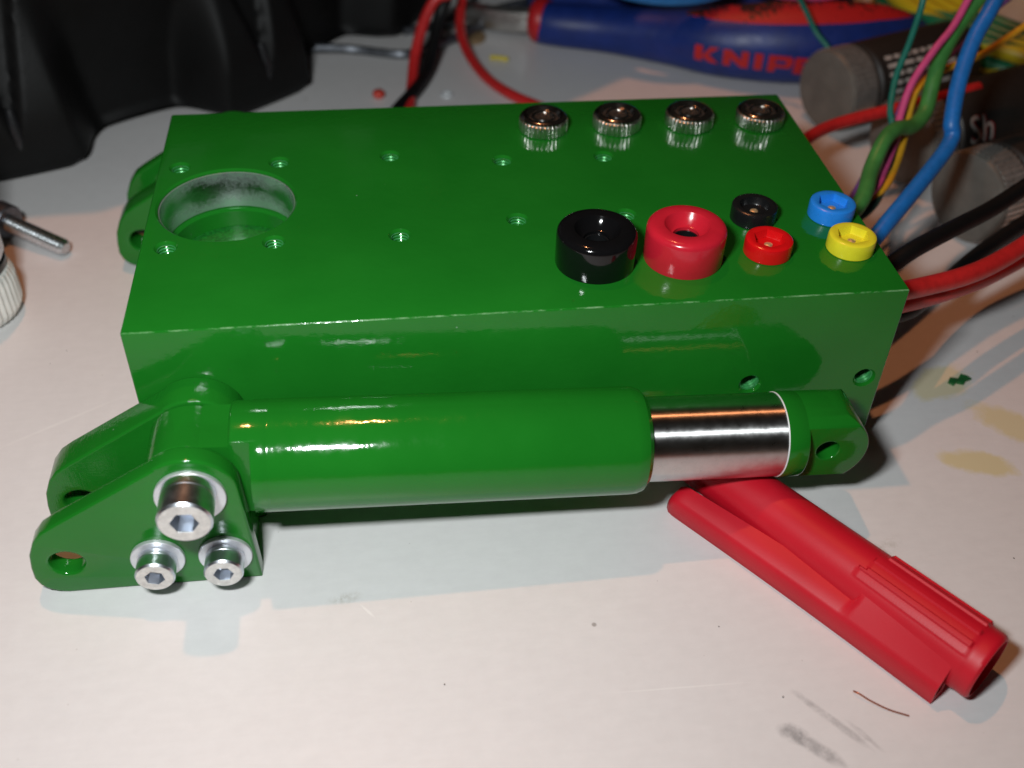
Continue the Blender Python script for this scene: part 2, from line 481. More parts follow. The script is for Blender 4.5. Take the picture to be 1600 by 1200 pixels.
def plate(outlines, y0, y1, bev=0.4, res=3):
    """flat plate drawn in X-Z, standing between y0 and y1, with rounded edges; first outline is the rim, others are holes"""
    cu = bpy.data.curves.new('c', 'CURVE'); cu.dimensions = '2D'; cu.fill_mode = 'BOTH'
    cu.extrude = (y1 - y0) / 2 - bev; cu.bevel_depth = bev; cu.bevel_resolution = res; cu.offset = -bev
    for pts in outlines:
        sp = cu.splines.new('POLY'); sp.points.add(len(pts) - 1); sp.use_cyclic_u = True
        for q, (x, z) in zip(sp.points, pts): q.co = (x, z, 0, 1)
    o = bpy.data.objects.new('tmp_c', cu); COL.objects.link(o)
    dg = bpy.context.evaluated_depsgraph_get(); dg.update()
    me = bpy.data.meshes.new_from_object(o.evaluated_get(dg))
    bpy.data.objects.remove(o)
    for vv in me.vertices:
        x, z, d = vv.co
        vv.co = (x, (y0 + y1) / 2 - d, z)
    bm = bmesh.new(); bm.from_mesh(me)
    bmesh.ops.remove_doubles(bm, verts=bm.verts, dist=1e-4)
    bmesh.ops.recalc_face_normals(bm, faces=bm.faces)
    bm.to_mesh(me); bm.free()
    return me

def circ(x, z, r, n=36):
    return [(x + r * math.cos(2 * PI * i / n), z + r * math.sin(2 * PI * i / n)) for i in range(n)]

def thing(name, label, cat, loc=(0, 0, 0), group=None):
    o = bpy.data.objects.new(name, None); COL.objects.link(o)
    o.empty_display_size = 0.01
    o.location = Vector(loc) * MM
    return tag(o, label, cat, group)

def tag(o, label, cat, group=None, kind=None):
    if label: o['label'] = label
    if cat: o['category'] = cat
    if group: o['group'] = group
    if kind: o['kind'] = kind
    return o

def text_mesh(body, size, extrude=0.0, bold=0.0):
    cu = bpy.data.curves.new('t', 'FONT'); cu.body = body; cu.size = size; cu.extrude = extrude; cu.offset = bold
    cu.resolution_u = 3
    o = bpy.data.objects.new('tmp_t', cu); COL.objects.link(o)
    dg = bpy.context.evaluated_depsgraph_get(); dg.update()
    me = bpy.data.meshes.new_from_object(o.evaluated_get(dg))
    bpy.data.objects.remove(o)
    return me

# ------------------------------------------------------------------ desk
g = Geo()
NX, NY = 60, 60
g.add(*box(-600, 900, -400, 700, -18, 0))
desk = g.build('desk_top', 'desk', smooth=False)
desk['kind'] = 'structure'

# ------------------------------------------------------------------ green hydraulic block
L, Wd, H = 130.0, 73.3, 37.6
blk = thing('hydraulic_block', 'glossy green metal block with coloured sockets, brackets and a chrome-rodded ram', 'hydraulic block')
body = raw_mesh(*box(0, L, 0, Wd, 0.05, H))
body = bevel_mesh(body, 0.38, 3)

def threaded(depth, rr=1.62):
    p = [(2.05, 1.0), (2.05, 0.0), (1.75, -0.35)]
    h = -0.45
    while h > -depth:
        p += [(rr, h), (rr + 0.22, h - 0.28), (rr, h - 0.56)]
        h -= 0.62
    p.append((rr, -depth)); p.append((0, -depth))
    p = p[::-1]
    return [(p[0][0], p[0][1])] + p[1:] + [(0, 1.0)]
HOLES = [(4.0, 51.2), (22.7, 51.8), (4.4, 23.7), (22.8, 23.9), (44.2, 52.6), (66.1, 49.1), (86.4, 49.1), (44.8, 24.2), (66.3, 27.6), (86.4, 27.5)]
cut = Geo()
for (x, y) in HOLES:
    v, f = lathe(threaded(7.0), 28)
    cut.add(v, f, Matrix.Translation((x, y, H)))
for (x, z) in ((105.2, 18.4), (126.6, 18.2)):
    v, f = lathe([(0, -4.5), (1.75, -4.5), (1.75, -0.35), (2.1, 0.0), (2.1, 1.0), (0, 1.0)], 28)
    cut.add(v, f, aim((x, 0, z), (0, -1, 0)))
BX, BY = 13.8, 37.4
v, f = lathe([(0, -12.0), (11.2, -12.0), (11.2, -8.6), (11.7, -8.3), (12.35, -8.2), (12.35, -0.35), (12.75, 0.0), (12.75, 1.0), (0, 1.0)], 96)
cut.add(v, f, Matrix.Translation((BX, BY, H)))
cut.add(*box(124.0, 131.0, 6.0, 67.3, 5.0, 32.0))
body = boolean(body, cut.mesh(), 'DIFFERENCE')
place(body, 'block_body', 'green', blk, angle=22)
for (x, y) in HOLES:
    p = [(1.95, -0.5)]; h = -0.55
    while h > -6.5:
        p += [(1.50, h - 0.10), (1.72, h - 0.38)]; h -= 0.62
    p.append((1.95, h))
    Geo().add(*ring_lathe(p, 24), mat=Matrix.Translation((x, y, H))).build('thread', 'thread', blk, angle=60)
for (x, z) in ((105.2, 18.4), (126.6, 18.2)):
    p = [(2.0, -0.5)]; h = -0.55
    while h > -4.0:
        p += [(1.55, h - 0.10), (1.73, h - 0.38)]; h -= 0.62
    p.append((2.0, h))
    Geo().add(*ring_lathe(p, 24), mat=aim((x, 0, z), (0, -1, 0))).build('thread', 'thread', blk, angle=60)
# bare turned wall of the bore
g = Geo(); g.add(*ring_lathe([(12.32, -8.15), (12.32, -0.55), (12.10, -0.70), (12.10, -8.0)], 96), mat=Matrix.Translation((BX, BY, H)))
g.build('bore_wall', 'bore', blk)

Geo().add(*lathe([(0, -11.98), (11.12, -11.98), (11.12, -11.9), (0, -11.9)], 64), mat=Matrix.Translation((BX, BY, H))).build('bore_floor', 'green_grainy', blk)
# knurled nickel nuts of the jack sockets
def jack_nut(x, y, rot):
    prof = [(4.6, 0.05), (4.90, 0.25), (4.90, 2.55), (4.70, 2.75), (0, 2.76)]
    cap = [(0, 2.2), (4.68, 2.78), (4.72, 2.95), (4.35, 3.3), (3.9, 3.42), (3.5, 3.35), (3.1, 2.95), (2.75, 2.6), (2.5, 2.75), (2.3, 3.05), (2.05, 3.1), (1.85, 2.9), (1.80, 2.85), (1.78, 2.4), (0, 2.4)]
    v, f = lathe(prof, 272, lambda a, j, r: r + 0.15 * math.cos(a * 34) if j in (1, 2) else r)
    g = Geo().add(v, f, Matrix.Translation((x, y, H)) @ Matrix.Rotation(rot, 4, 'Z'))
    o = g.build('jack_nut', 'nickel', blk, angle=42)
    Geo().add(*lathe(cap, 64), mat=Matrix.Translation((x, y, H))).build('nut_face', 'chrome', o, angle=30)
    g = Geo().add(*lathe([(1.7, 2.42), (1.7, 2.62), (1.5, 2.66), (0, 2.66)], 24), mat=Matrix.Translation((x, y, H)))
    g.build('jack_shade_disc', 'hole_shade', o)  # dark plug painting the shade inside the jack
for (x, y, r) in ((76.0, 62.4, 0.0), (91.4, 62.4, 1.25), (106.7, 62.2, 2.0), (121.8, 61.8, 2.9)):
    jack_nut(x, y - 1.2, r)

# banana sockets
def big_socket(x, y, mat, colour):
    prof = [(6.85, 0.03), (6.93, 0.3), (6.93, 5.6), (6.84, 6.15), (6.5, 6.6), (6.0, 6.83), (5.2, 6.9), (4.15, 6.9), (3.95, 6.82), (3.75, 6.5), (2.75, 4.9), (2.5, 4.75), (2.25, 4.7), (2.2, 0.3), (0, 0.3)]
    o = Geo().add(*lathe(prof, 72), mat=Matrix.Translation((x, y, H))).build('banana_socket', mat, blk, angle=32)
    o['label'] = 'large ' + colour + ' banana socket'
    Geo().add(*ring_lathe([(2.18, 0.35), (2.18, 4.2), (1.9, 4.2), (1.9, 0.35)], 40), mat=Matrix.Translation((x, y, H))).build('contact_sleeve', 'pl_black_matt', o)  # sleeve coloured black to keep the hole looking shaded
    Geo().add(*lathe([(1.88, 0.32), (1.88, 0.5), (0, 0.5)], 24), mat=Matrix.Translation((x, y, H))).build('socket_shade_disc', 'hole_shade', o)
big_socket(77.9, 13.0, 'pl_black', 'glossy black')
big_socket(93.5, 12.9, 'pl_red_big', 'red')

def small_socket(x, y, mat, rot, colour, hexed=True):
    n = 72
    def fn(a, j, r):
        if hexed and j in (6, 7, 8):
            t = (a % (PI / 3)) - PI / 6
            return r * math.cos(PI / 6) / math.cos(t) * 1.06
        return r
    prof = [(4.1, 0.03), (4.2, 0.2), (4.2, 2.5), (4.08, 2.85), (3.8, 3.05), (3.3, 3.1), (2.75, 3.0), (2.5, 1.75), (2.4, 1.6), (1.0, 1.55), (0, 1.55)]
    mt = Matrix.Translation((x, y, H)) @ Matrix.Rotation(rot, 4, 'Z')
    o = Geo().add(*lathe(prof, n, fn), mat=mt).build('pin_socket', mat, blk, angle=30)
    o['label'] = 'small ' + colour + ' pin socket'
    Geo().add(*lathe([(0.75, 1.56), (0.72, 1.72), (0.4, 1.86), (0, 1.9)], 24), mat=mt).build('contact_pin', 'brass', o)
small_socket(109.5, 24.1, 'pl_black_matt', 0.2, 'black', False)
small_socket(108.8, 13.1, 'pl_red', 0.35, 'red')
small_socket(124.3, 23.9, 'pl_blue', 0.1, 'blue')
small_socket(124.0, 13.0, 'pl_yellow', 0.25, 'yellow')

# side brackets: two plates each side, a ram hinged between them
def outline():
    arc = [(-12.8, 0.0), (-14.4, 0.35), (-15.8, 1.1), (-16.9, 2.3), (-17.45, 4.0), (-17.35, 6.5), (-16.9, 9.4), (-15.7, 12.3), (-14.1, 14.4), (-12.0, 15.9)]
    top = [(5.2, 26.4)]
    cx, cz, r = 9.7, 20.6, 7.6
    a0, a1 = math.radians(128), math.radians(12)
    top += [(cx + r * math.cos(a0 + (a1 - a0) * i / 14), cz + r * math.sin(a0 + (a1 - a0) * i / 14)) for i in range(15)]
    return arc + top + [(18.3, 0.0)]
OUT = outline()
HOLE = [(-11.6 + 2.75 * math.cos(2 * PI * i / 32), 7.2 + 2.55 * math.sin(2 * PI * i / 32)) for i in range(32)]
yc = -11.3
def flip(me, far):
    if far:
        for vv in me.vertices: vv.co.y = Wd - vv.co.y
        me.flip_normals()
    return me

TILT = math.atan(0.0386)
PIV = Vector((9.5, yc, 20.5))
def ramm():
    """ram local: origin at hinge, axis +X"""
    return Matrix.Translation(PIV) @ Matrix.Rotation(TILT, 4, 'Y')
XA = Matrix.Rotation(PI / 2, 4, 'Y')           # lathe axis -> +X
def bracket(far):
    for nm, y0, y1, mt in (('inner_bracket_plate', -6.3, -0.02, 'green_scratch'), ('outer_bracket_plate', -19.75, -16.3, 'green')):
        me = flip(plate([OUT, HOLE], y0, y1, 0.55), far)
        place(me, nm, mt, blk, angle=35)
    # base block under the ram between the two plates
    me = bevel_mesh(raw_mesh(*box(3.0, 17.2, -16.28, -6.32, 0.05, 9.0)), 0.4, 2)
    place(flip(me, far), 'bracket_base', 'green', blk)
    # sleeve
    T = ramm() @ XA
    prof = [(0, 6.4), (8.6, 6.4), (9.1, 6.8), (9.15, 7.4), (9.15, 12.1), (9.11, 12.3), (9.15, 12.5), (9.15, 70.8), (9.05, 71.9), (8.7, 72.9), (8.0, 73.6), (7.3, 73.7), (0, 73.7)]
    cyl = Geo().add(*lathe(prof, 96)).mesh()
    cutb = Geo().add(*box(-20, 20, -14, -4.9, 5.0, 9.7)).add(*box(-20, 20, 4.9, 14, 5.0, 9.7)).mesh()
    me = boolean(cyl, cutb, 'DIFFERENCE')
    me = bevel_mesh(me, 0.18, 2, 50)
    for vv in me.vertices: vv.co = T @ vv.co
    sl = place(flip(me, far), 'ram_sleeve', 'green', blk, angle=24)
    # hinge eye of the sleeve
    v, f = lathe([(6.8, -4.9), (7.15, -4.6), (7.15, 4.6), (6.8, 4.9)], 56)
    gg = Geo().add(v, f, aim(PIV, (0, -1, 0)))
    gg.add(*box(2.0, 6.9, -4.88, 4.88, -7.0, 6.9), mat=ramm())
    me = flip(gg.mesh(), far)
    place(me, 'hinge_eye', 'green', sl, angle=30)
    # rod
    v, f = lathe([(0, 60), (7.23, 60), (7.23, 96.75), (0, 96.75)], 96)
    rod = place(flip(Geo().add(v, f, T).mesh(), far), 'ram_rod', 'rod', blk, angle=30)
    v, f = lathe([(0, 96.78), (7.28, 96.78), (7.36, 96.86), (7.36, 96.95), (0, 96.95)], 96)
    place(flip(Geo().add(v, f, T).mesh(), far), 'rod_rim', 'white_edge', rod, angle=60)
    # rod end with eye
    cyl = Geo().add(*lathe([(0, 96.9), (7.3, 96.9), (7.36, 97.1), (7.36, 114.5), (0, 114.5)], 96)).mesh()
    for vv in cyl.vertices: vv.co = XA @ vv.co
    ol = [(100.2, -7.6), (104.6, -7.4)] + [(104.9 + 7.2 * math.cos(a), 7.2 * math.sin(a)) for a in [math.radians(-86 + 172 * i / 24) for i in range(25)]] + [(104.6, 7.4), (100.2, 7.6)]
    ol = [(99.0, -7.8)] + ol[0:] + [(99.0, 7.8)]
    pr = plate([ol, circ(104.9, 0.3, 1.95, 28)], -4.9, 4.9, 0.35, 2)
    tongue = bevel_mesh(boolean(cyl, pr, 'INTERSECT'), 0.4, 3, 38)
    for vv in tongue.vertices: vv.co = ramm() @ vv.co
    place(flip(tongue, far), 'rod_end_eye', 'green', rod, angle=30)
    v, f = lathe([(0, 96.96), (7.36, 96.96), (7.40, 97.1), (7.40, 100.2), (7.25, 100.5), (0, 100.5)], 96)
    place(flip(Geo().add(v, f, T).mesh(), far), 'rod_end_collar', 'green', rod, angle=30)
bracket(False)
bracket(True)

# socket head bolts on the near bracket
def hex_bolt(x, z, rw, rh, lh, rhex, rot, sag=0.1):
    """head as a lathe with a real hexagon recess"""
    T = aim((x, -19.75, z), (0, -1, 0)); tw = 0.75; h = tw + lh
    def fn(a, j, r):
        if 8 <= j <= 10:
            t = ((a + rot) % (PI / 3)) - PI / 6
            return r * math.cos(PI / 6) / math.cos(t)
        return r
    side = [(rh * 0.93, tw + 0.03), (rh, tw + 0.22), (rh, tw + lh * 0.28), (rh * 0.985, tw + lh * 0.30), (rh, tw + lh * 0.32), (rh, h - 0.40), (rh * 0.93, h - 0.02), (rh * 0.92, h - 0.05), (rhex, h - 0.05), (rhex, h - lh * 0.55), (rhex * 0.75, h - lh * 0.66), (0, h - lh * 0.70)]
    bo = Geo().add(*lathe(side, 72, fn), mat=T).build('socket_bolt', 'zinc', blk, angle=26)
    Geo().add(*ring_lathe([(rw, 0.03), (rw, tw - 0.12), (rw - 0.12, tw), (rh * 0.5, tw), (rh * 0.5, 0.03)], 56), mat=aim((x, -19.75, z - sag), (0, -1, 0))).build('washer', 'washer', bo, angle=30)
    def fn2(a, j, r):
        if j in (2, 3):
            t = ((a + rot) % (PI / 3)) - PI / 6
            return r * math.cos(PI / 6) / math.cos(t)
        return r
    Geo().add(*ring_lathe([(rh * 0.925, h - 0.045), (rh * 0.90, h + 0.02), (rhex * 1.03, h + 0.02), (rhex * 1.03, h - 0.045)], 72, fn2), mat=T).build('head_face', 'bolt_face', bo, angle=30)
    # bolt shank through the bracket
    Geo().add(*lathe([(rh * 0.45, -19.0), (rh * 0.45, 0.5)], 20), mat=T).build('shank', 'zinc', bo)
    return bo
hex_bolt(9.95, 22.2, 5.4, 4.15, 6.3, 2.15, 0.1, 1.35).__setitem__('label', 'large socket bolt through the ram hinge')
hex_bolt(2.6, 7.2, 4.25, 3.12, 3.7, 1.6, 0.35)
hex_bolt(13.2, 6.8, 4.25, 3.12, 3.7, 1.6, 0.0)

# ------------------------------------------------------------------ wires
def wire(name, pts, r, mat, label, cat='wire', group=None, n=14):
    path = catmull(pts, 9)
    base = path[0].copy()
    o = Geo().add(*tube(path, r, n)).build(name, mat, off=base, angle=40)
    o.location = base * MM
    return tag(o, label, cat, group)
G1 = 'wires coming out of the block'
wire('sheathed_wire', [(123, 38, 20), (134, 41, 23), (141.6, 46.0, 26.2), (147.4, 56.0, 28.3), (151.9, 62.0, 31.6), (156.3, 66.0, 31.9), (161.9, 70.0, 30.2), (166.3, 74.0, 31.5), (168.4, 78.0, 36.5), (170.9, 82.0, 40.8), (175.0, 86.0, 45.8), (181.0, 90.0, 52.2), (188, 94, 60)], 1.75, 'w_green', 'thick mid-green wire with a kink, rising from behind the block', group=G1)
wire('thin_wire', [(124, 44, 17), (136, 47, 22), (146.7, 52.0, 24.7), (152.7, 60.0, 25.7), (157.7, 68.0, 28.6), (159.5, 72.0, 32.0), (162.3, 76.0, 37.7), (167.6, 80.0, 43.6), (172.8, 84.0, 47.4), (177.2, 88.0, 53.8), (181, 92, 61)], 0.85, 'w_pink', 'thin pink wire beside the thick green one', group=G1)
wire('thin_wire', [(124, 46, 15), (138, 49, 20), (149.7, 54.0, 23.3), (156.1, 62.0, 24.4), (160.8, 70.0, 27.4), (163.1, 75.0, 31.1), (164.9, 78.0, 34.3), (169.0, 82.0, 35.7), (175.6, 86.0, 36.2), (185.1, 90.0, 37.2), (192.2, 93.0, 39.7), (199.9, 96.0, 42.9), (210, 99, 47)], 0.85, 'w_orange', 'thin orange-yellow wire bending off to the right', group=G1)
wire('thin_wire', [(124, 42, 14), (137, 46, 19), (147.3, 52.0, 21.4), (154.0, 62.0, 23.3), (158.2, 72.0, 28.9), (158.8, 76.0, 31.6), (161.3, 82.0, 36.4), (164.4, 86.0, 42.3), (167.1, 90.0, 48.1), (168.1, 92.0, 52.5), (169, 94, 60)], 0.75, 'w_teal', 'thin teal wire rising steeply beside the pink wire', group=G1)
wire('thin_wire', [(124, 48, 13), (140, 53, 18), (152, 66, 22), (160.8, 76.0, 29.1), (163.9, 80.0, 32.6), (169.4, 84.0, 35.5), (178.4, 90.0, 38.1), (184.3, 95.0, 39.7), (191.1, 100.0, 43.4), (200, 104, 48)], 0.6, 'w_purple', 'thin purple wire half hidden behind the thick green and blue wires', group=G1)
wire('thin_wire', [(124, 40, 16), (138, 45, 20), (146.6, 50.0, 21.9), (152.5, 58.0, 23.2), (155.9, 64.0, 25.3), (159.5, 71.5, 28.6), (164, 80, 30), (172, 90, 30)], 0.8, 'w_dark', 'thin blackish green wire between the pink and orange ones', group=G1)
wire('thick_wire', [(123, 27, 18), (132, 30, 20.5), (139.1, 34.0, 23.2), (144.1, 38.0, 25.7), (152.9, 46.0, 28.7), (161.3, 54.0, 31.4), (164.6, 57.6, 33.0), (165.2, 59.0, 34.6), (164.9, 60.0, 36.4), (167.4, 66.0, 42.3), (171.3, 72.0, 48.9), (175.3, 76.0, 53.6), (179.1, 80.0, 56.8), (185, 85, 63)], 1.75, 'w_blue', 'thick blue wire with a sharp bend, rising past the yellow socket', group=G1)
wire('power_cable', [(123, 15, 25), (131, 18.5, 26), (138.0, 22.0, 26.8), (144.7, 26.0, 27.7), (157.7, 34.0, 27.2), (167.6, 40.0, 26.9), (178.5, 46.0, 28.7), (195, 54, 32)], 1.75, 'w_black', 'straight black cable leaving the block above the red cables', 'cable', G1)
wire('power_cable', [(124, 7.5, 30.5), (133.7, 10.0, 29.6), (142.1, 14.0, 27.6), (151.9, 18.0, 26.5), (161.1, 23.0, 25.8), (172.6, 30.0, 26.2), (188, 40, 28)], 1.85, 'w_red', 'upper of the two red cables leaving the block corner', 'cable', G1)
wire('power_cable', [(124, 8.5, 26.0), (135.7, 12.0, 25.1), (144.9, 17.0, 22.6), (156.2, 23.0, 20.4), (164.5, 28.0, 19.0), (178.5, 36.0, 18.7), (195, 45, 20)], 1.85, 'w_red', 'lower of the two red cables leaving the block corner', 'cable', G1)
wire('power_cable', [(124, 9.5, 22.5), (138.6, 14.0, 21.5), (145.9, 20.0, 19.1), (156.6, 30.0, 16.1), (166.1, 38.0, 15.7), (174.7, 44.0, 16.1), (185.9, 50.0, 18.2), (200, 57, 21)], 1.75, 'w_black', 'black cable curving beneath and behind the red pair', 'cable', G1)
wire('thick_wire', [(124, 62, 18), (132, 70, 20), (141.5, 80.0, 21.7), (153.2, 90.0, 20.5), (170.2, 95.0, 21.5), (179.8, 98.0, 21.8), (196.5, 104.0, 21.9)], 1.55, 'w_red', 'straight red wire crossing the paint bottles behind the block', group=G1)

# ------------------------------------------------------------------ red pen cap
U = Vector((0.590, -0.807, 0)); V = Vector((0.807, 0.590, 0)); P0 = Vector((88.8, -12.3, 0))
pen = thing('pen_cap', 'red plastic pen cap with a long clip, lying under the chrome rod', 'pen cap', (110, -35, 0))
pen_off = Vector((110, -35, 0))
def PU(u, v, z): return P0 + U * u + V * v + Vector((0, 0, z + 0.03))
def ctr(u): return 10.8 - 0.053 * u          # body centre line
def rad(u): return 4.95 + 0.0165 * u
nu, nph = 150, 150
u0, u1 = -3.0, 57.0
us = [u0 + (u1 - u0) * i / nu for i in range(nu + 1)]
vs, fs = [], []
for i, u in enumerate(us):
    for k in range(nph):
        ph = 2 * PI * k / nph                 # 0 = up, +90 = towards the clip side
        deg = math.degrees(ph)
        if deg > 180: deg -= 360
        r = rad(u)
        # grip panel: raised field with long ribs
        st = 34.0 if deg > 28 else (36.5 if deg < -12 else 35.2)
        if st < u < 54.2 and -70 < deg < 46:
            r += 0.16
            if (deg + 74) % 24.0 < 10.0: r += 0.30
        if u > 54.5: r -= 0.12
        if u > 56.3: r -= (u - 56.3) ** 2 * 0.9
        if u < u0 + 1.5: r -= (u0 + 1.5 - u) ** 2 * 0.35
        vs.append(PU(u, ctr(u) - r * math.sin(ph), rad(u) + r * math.cos(ph)))
for i in range(nu):
    for k in range(nph):
        k2 = (k + 1) % nph
        fs.append((i * nph + k, i * nph + k2, (i + 1) * nph + k2, (i + 1) * nph + k))
# open mouth: short recessed end
e = len(vs)
for (dr, du) in ((0.9, 0.0), (1.0, -3.0)):
    for k in range(nph):
        ph = 2 * PI * k / nph; r = rad(u1) - dr
        vs.append(PU(u1 + du, ctr(u1) - r * math.sin(ph), rad(u1) + r * math.cos(ph)))
for k in range(nph):
    k2 = (k + 1) % nph
    fs.append((nu * nph + k, nu * nph + k2, e + k2, e + k))
    fs.append((e + k, e + k2, e + nph + k2, e + nph + k))
fs.append(tuple(e + nph + k for k in range(nph)))
fs.append(tuple(range(nph))[::-1])
Geo().add(vs, fs).build('cap_body', 'pen', pen, off=pen_off, angle=32)
# clip bar
vs, fs = [], []
nc = 64
secs = []
for i in range(nc + 1):
    u = -0.2 + 53.6 * i / nc
    t0 = min(1.0, max(0.0, (u + 0.2) / 2.6)); e0 = math.sqrt(t0 * (2 - t0))
    hz = 2.6 + 2.0 * e0 + 0.006 * u
    v0 = 0.9 * (1 - e0) + 0.35 * math.sin(u / 53 * PI)
    if u > 36.2:                               # flat web running up to the body
        cx, cz, r = ctr(u), rad(u), rad(u) + 0.1
        dx, dz = cx - (v0 + 0.6), cz - hz
        dd = math.hypot(dx, dz); an = math.atan2(dz, dx) + math.asin(min(0.98, r / dd)); tl = math.sqrt(max(0.2, dd * dd - r * r))
        iv, iz = v0 + 0.6 + tl * math.cos(an), hz + tl * math.sin(an)
        iv, iz = cx - 0.80 * r + 0.3, cz + 0.52 * r + 0.15
    else:
        wd = 1.6 + 1.6 * e0 + 0.045 * u
        iv, iz = v0 + 0.6 + wd * 0.90, hz + wd * 0.34 * (0.45 + 0.55 * e0)
    secs.append([(v0 + 0.35, 0.0), (v0 + 0.02, 0.35), (v0 + 0.06, hz - 1.3), (v0 + 0.24, hz - 0.62), (v0 + 0.72, hz - 0.06), (v0 + 0.6 + (iv - v0 - 0.6) * 0.5, hz + (iz - hz) * 0.5 + 0.06), (iv - 0.28, iz - 0.12), (iv, iz - 0.45), (iv + 0.05, 0.9), (iv - 0.3, 0.0)])
    secs[-1] = [PU(u, a, b) for a, b in secs[-1]]
k = 10
for s in secs: vs += s
for i in range(nc):
    for j in range(k):
        j2 = (j + 1) % k
        fs.append((i * k + j, i * k + j2, (i + 1) * k + j2, (i + 1) * k + j))
fs.append(tuple(range(k)))
last = nc * k
cen = sum((Vector(vs[last + j]) for j in range(k)), Vector()) / k
q = len(vs)
for j in range(k): vs.append(cen + (Vector(vs[last + j]) - cen) * 0.66)
for j in range(k): vs.append(cen + (Vector(vs[last + j]) - cen) * 0.6 - U * 3)
for j in range(k):
    j2 = (j + 1) % k
    fs.append((last + j, last + j2, q + j2, q + j)); fs.append((q + j, q + j2, q + k + j2, q + k + j))
fs.append(tuple(q + k + j for j in range(k)))
Geo().add(vs, fs).build('pocket_clip', 'pen', pen, off=pen_off, angle=55)

# ------------------------------------------------------------------ tyre, and an added one casting shade
def smooth(a, b, x):
    t = max(0.0, min(1.0, (x - a) / (b - a))); return t * t * (3 - 2 * t)
def make_tyre(label, C, R, NL, TH0, nubs, dep=1.0, disc=False):
    t = thing('tyre', label, 'tyre', C)
    nth = NL * 60
    prof_n = 26
    vs, fs = [], []
    for i in range(nth):
        th = 2 * PI * i / nth
        x = ((th - TH0) / (2 * PI / NL) + 0.5) % 1.0
        d = abs((x - 0.5) * 2)                 # 0 on the lug, 1 in the valley
        s0 = 1 - smooth(0.28, 0.72, d)
        zb = dep * (1.6 * smooth(0.32, 0.62, d) + 1.2 * smooth(0.44, 0.95, d))
        ring = [(R - 36, zb * 0.4 + 10), (R - 26 + 4 * s0, zb * 0.5 + 1.0)]
        Rb = R - 13 * dep * (1 - s0)
        ring += [(Rb - 3.2, zb + 0.02), (Rb - 0.8, zb + 0.8)]
        for q in range(prof_n):
            z = zb + 2.4 + (43 - zb - 2.4) * q / (prof_n - 1)
            wl = 0.24 + 0.16 * (1 - z / 46)
            sl = 1 - smooth(wl, wl + 0.30, d)
            base = R - dep * (15.5 - 5.5 * smooth(16, 44, z))
            lug = R - 7.5 * dep * smooth(12, 44, z)
            r = base + (lug - base) * sl
            vw = 0.24 * max(0.0, (z - 7) / 36) # V-shaped recess in the lug
            if d < vw: r -= 3.0 * smooth(0, 0.05, vw - d)
            ring.append((r, z))
        rt = ring[-1][0]
        ring += [(rt - 1.2, 45.0), (rt - 4, 46.6), (R - 15, 47.6), (R - 16.5, 48.8), (R - 19, 49.2), (R - 28, 51), (R - 40, 51.5), (R - 48, 49), (R - 51, 45), (R - 51, 38), (R - 44, 30), (R - 38, 20)]
        K = len(ring)
        for (r, z) in ring: vs.append((r * math.cos(th), r * math.sin(th), z))
    for i in range(nth):
        i2 = (i + 1) % nth
        for j in range(K):
            j2 = (j + 1) % K
            fs.append((i * K + j, i2 * K + j, i2 * K + j2, i * K + j2))
    Geo().add(vs, fs).build('tyre_carcass', 'rubber', t, angle=50)
    if disc:  # added plate stopping lamp light through the unseen tyre's hole
        Geo().add(*lathe([(0, 18), (60, 18), (70, 24), (R - 60, 24), (R - 45, 30), (R - 45, 34), (R - 62, 28), (72, 28), (62, 22), (0, 22)], 96)).build('shadow_disc', 'dark_steel', t, angle=30)
    for i in nubs:
        th = TH0 + 2 * PI * i / NL
        p = [Vector(((R - o_) * math.cos(th), (R - o_) * math.sin(th), z)) for o_, z in ((1.6, 8), (1.4, 13), (2.8, 18))]
        Geo().add(*tube(p, [1.5, 1.4, 0.9], 14)).build('lug_nub', 'rubber_shiny', t, angle=60)
make_tyre('black rubber tyre with coarse lugs lying on its side behind the block', (-117.5, 301.8, 0), 200.0, 18, math.radians(-69.05), (0, 1, 2))
make_tyre('larger black tyre shape added out of view on the lower one, shading the back of the desk', (-62.0, 371.0, 58), 260.0, 22, math.radians(-80), (), 0.25, True)  # unseen tyre added to cast the shadow on the back desk

# ------------------------------------------------------------------ pliers
SP = [(93.8, 190.9, 6.3, 6.3), (100.4, 187.2, 6.6, 6.6), (115.7, 181.4, 7.0, 7.0), (131.9, 172.7, 8.2, 8.2), (145.4, 163.9, 10.0, 10.0), (159.6, 159.0, 11.3, 11.3), (174.6, 156.9, 11.8, 11.8), (191.1, 157.6, 11.0, 11.0), (203.0, 160.5, 9.0, 9.0), (208.5, 164.0, 6.6, 6.0)]
pl = thing('pliers', 'pliers with a blue and red rubber handle lettered KNIPEX lying behind the block', 'pliers', (93.8, 190.9, 0))
poff = Vector((93.8, 190.9, 0))
path = catmull([p[:3] for p in SP], 12)
rads = [c.x for c in catmull([(p[3], 0, 0) for p in SP], 12)]
# round the butt end
ext = path[-1] - path[-2]
for q in range(1, 6):
    t = q / 5
    path.append(path[-1] + ext.normalized() * 0.9); rads.append(max(0.3, rads[len(path) - 1 - q] * math.sqrt(max(0.0, 1 - t * t * 0.98))))
fr = frames(path)
arc = [0.0]
for a, b in zip(path, path[1:]): arc.append(arc[-1] + (b - a).length)
def surf(s, elev, lift=0.0):
    """point on the handle: s along, elev = angle above horizontal on the camera side"""
    i = 0
    while i < len(arc) - 2 and arc[i + 1] < s: i += 1
    t = (s - arc[i]) / max(1e-6, arc[i + 1] - arc[i])
    p = path[i].lerp(path[i + 1], t); r = rads[i] + (rads[i + 1] - rads[i]) * t
    tt = (fr[i][0].lerp(fr[i + 1][0], t)).normalized()
    side = tt.cross(Vector((0, 0, 1))).normalized()       # towards the camera
    up = side.cross(tt)
    return p + (side * math.cos(elev) + up * math.sin(elev)) * (r + lift)
n_s = 16
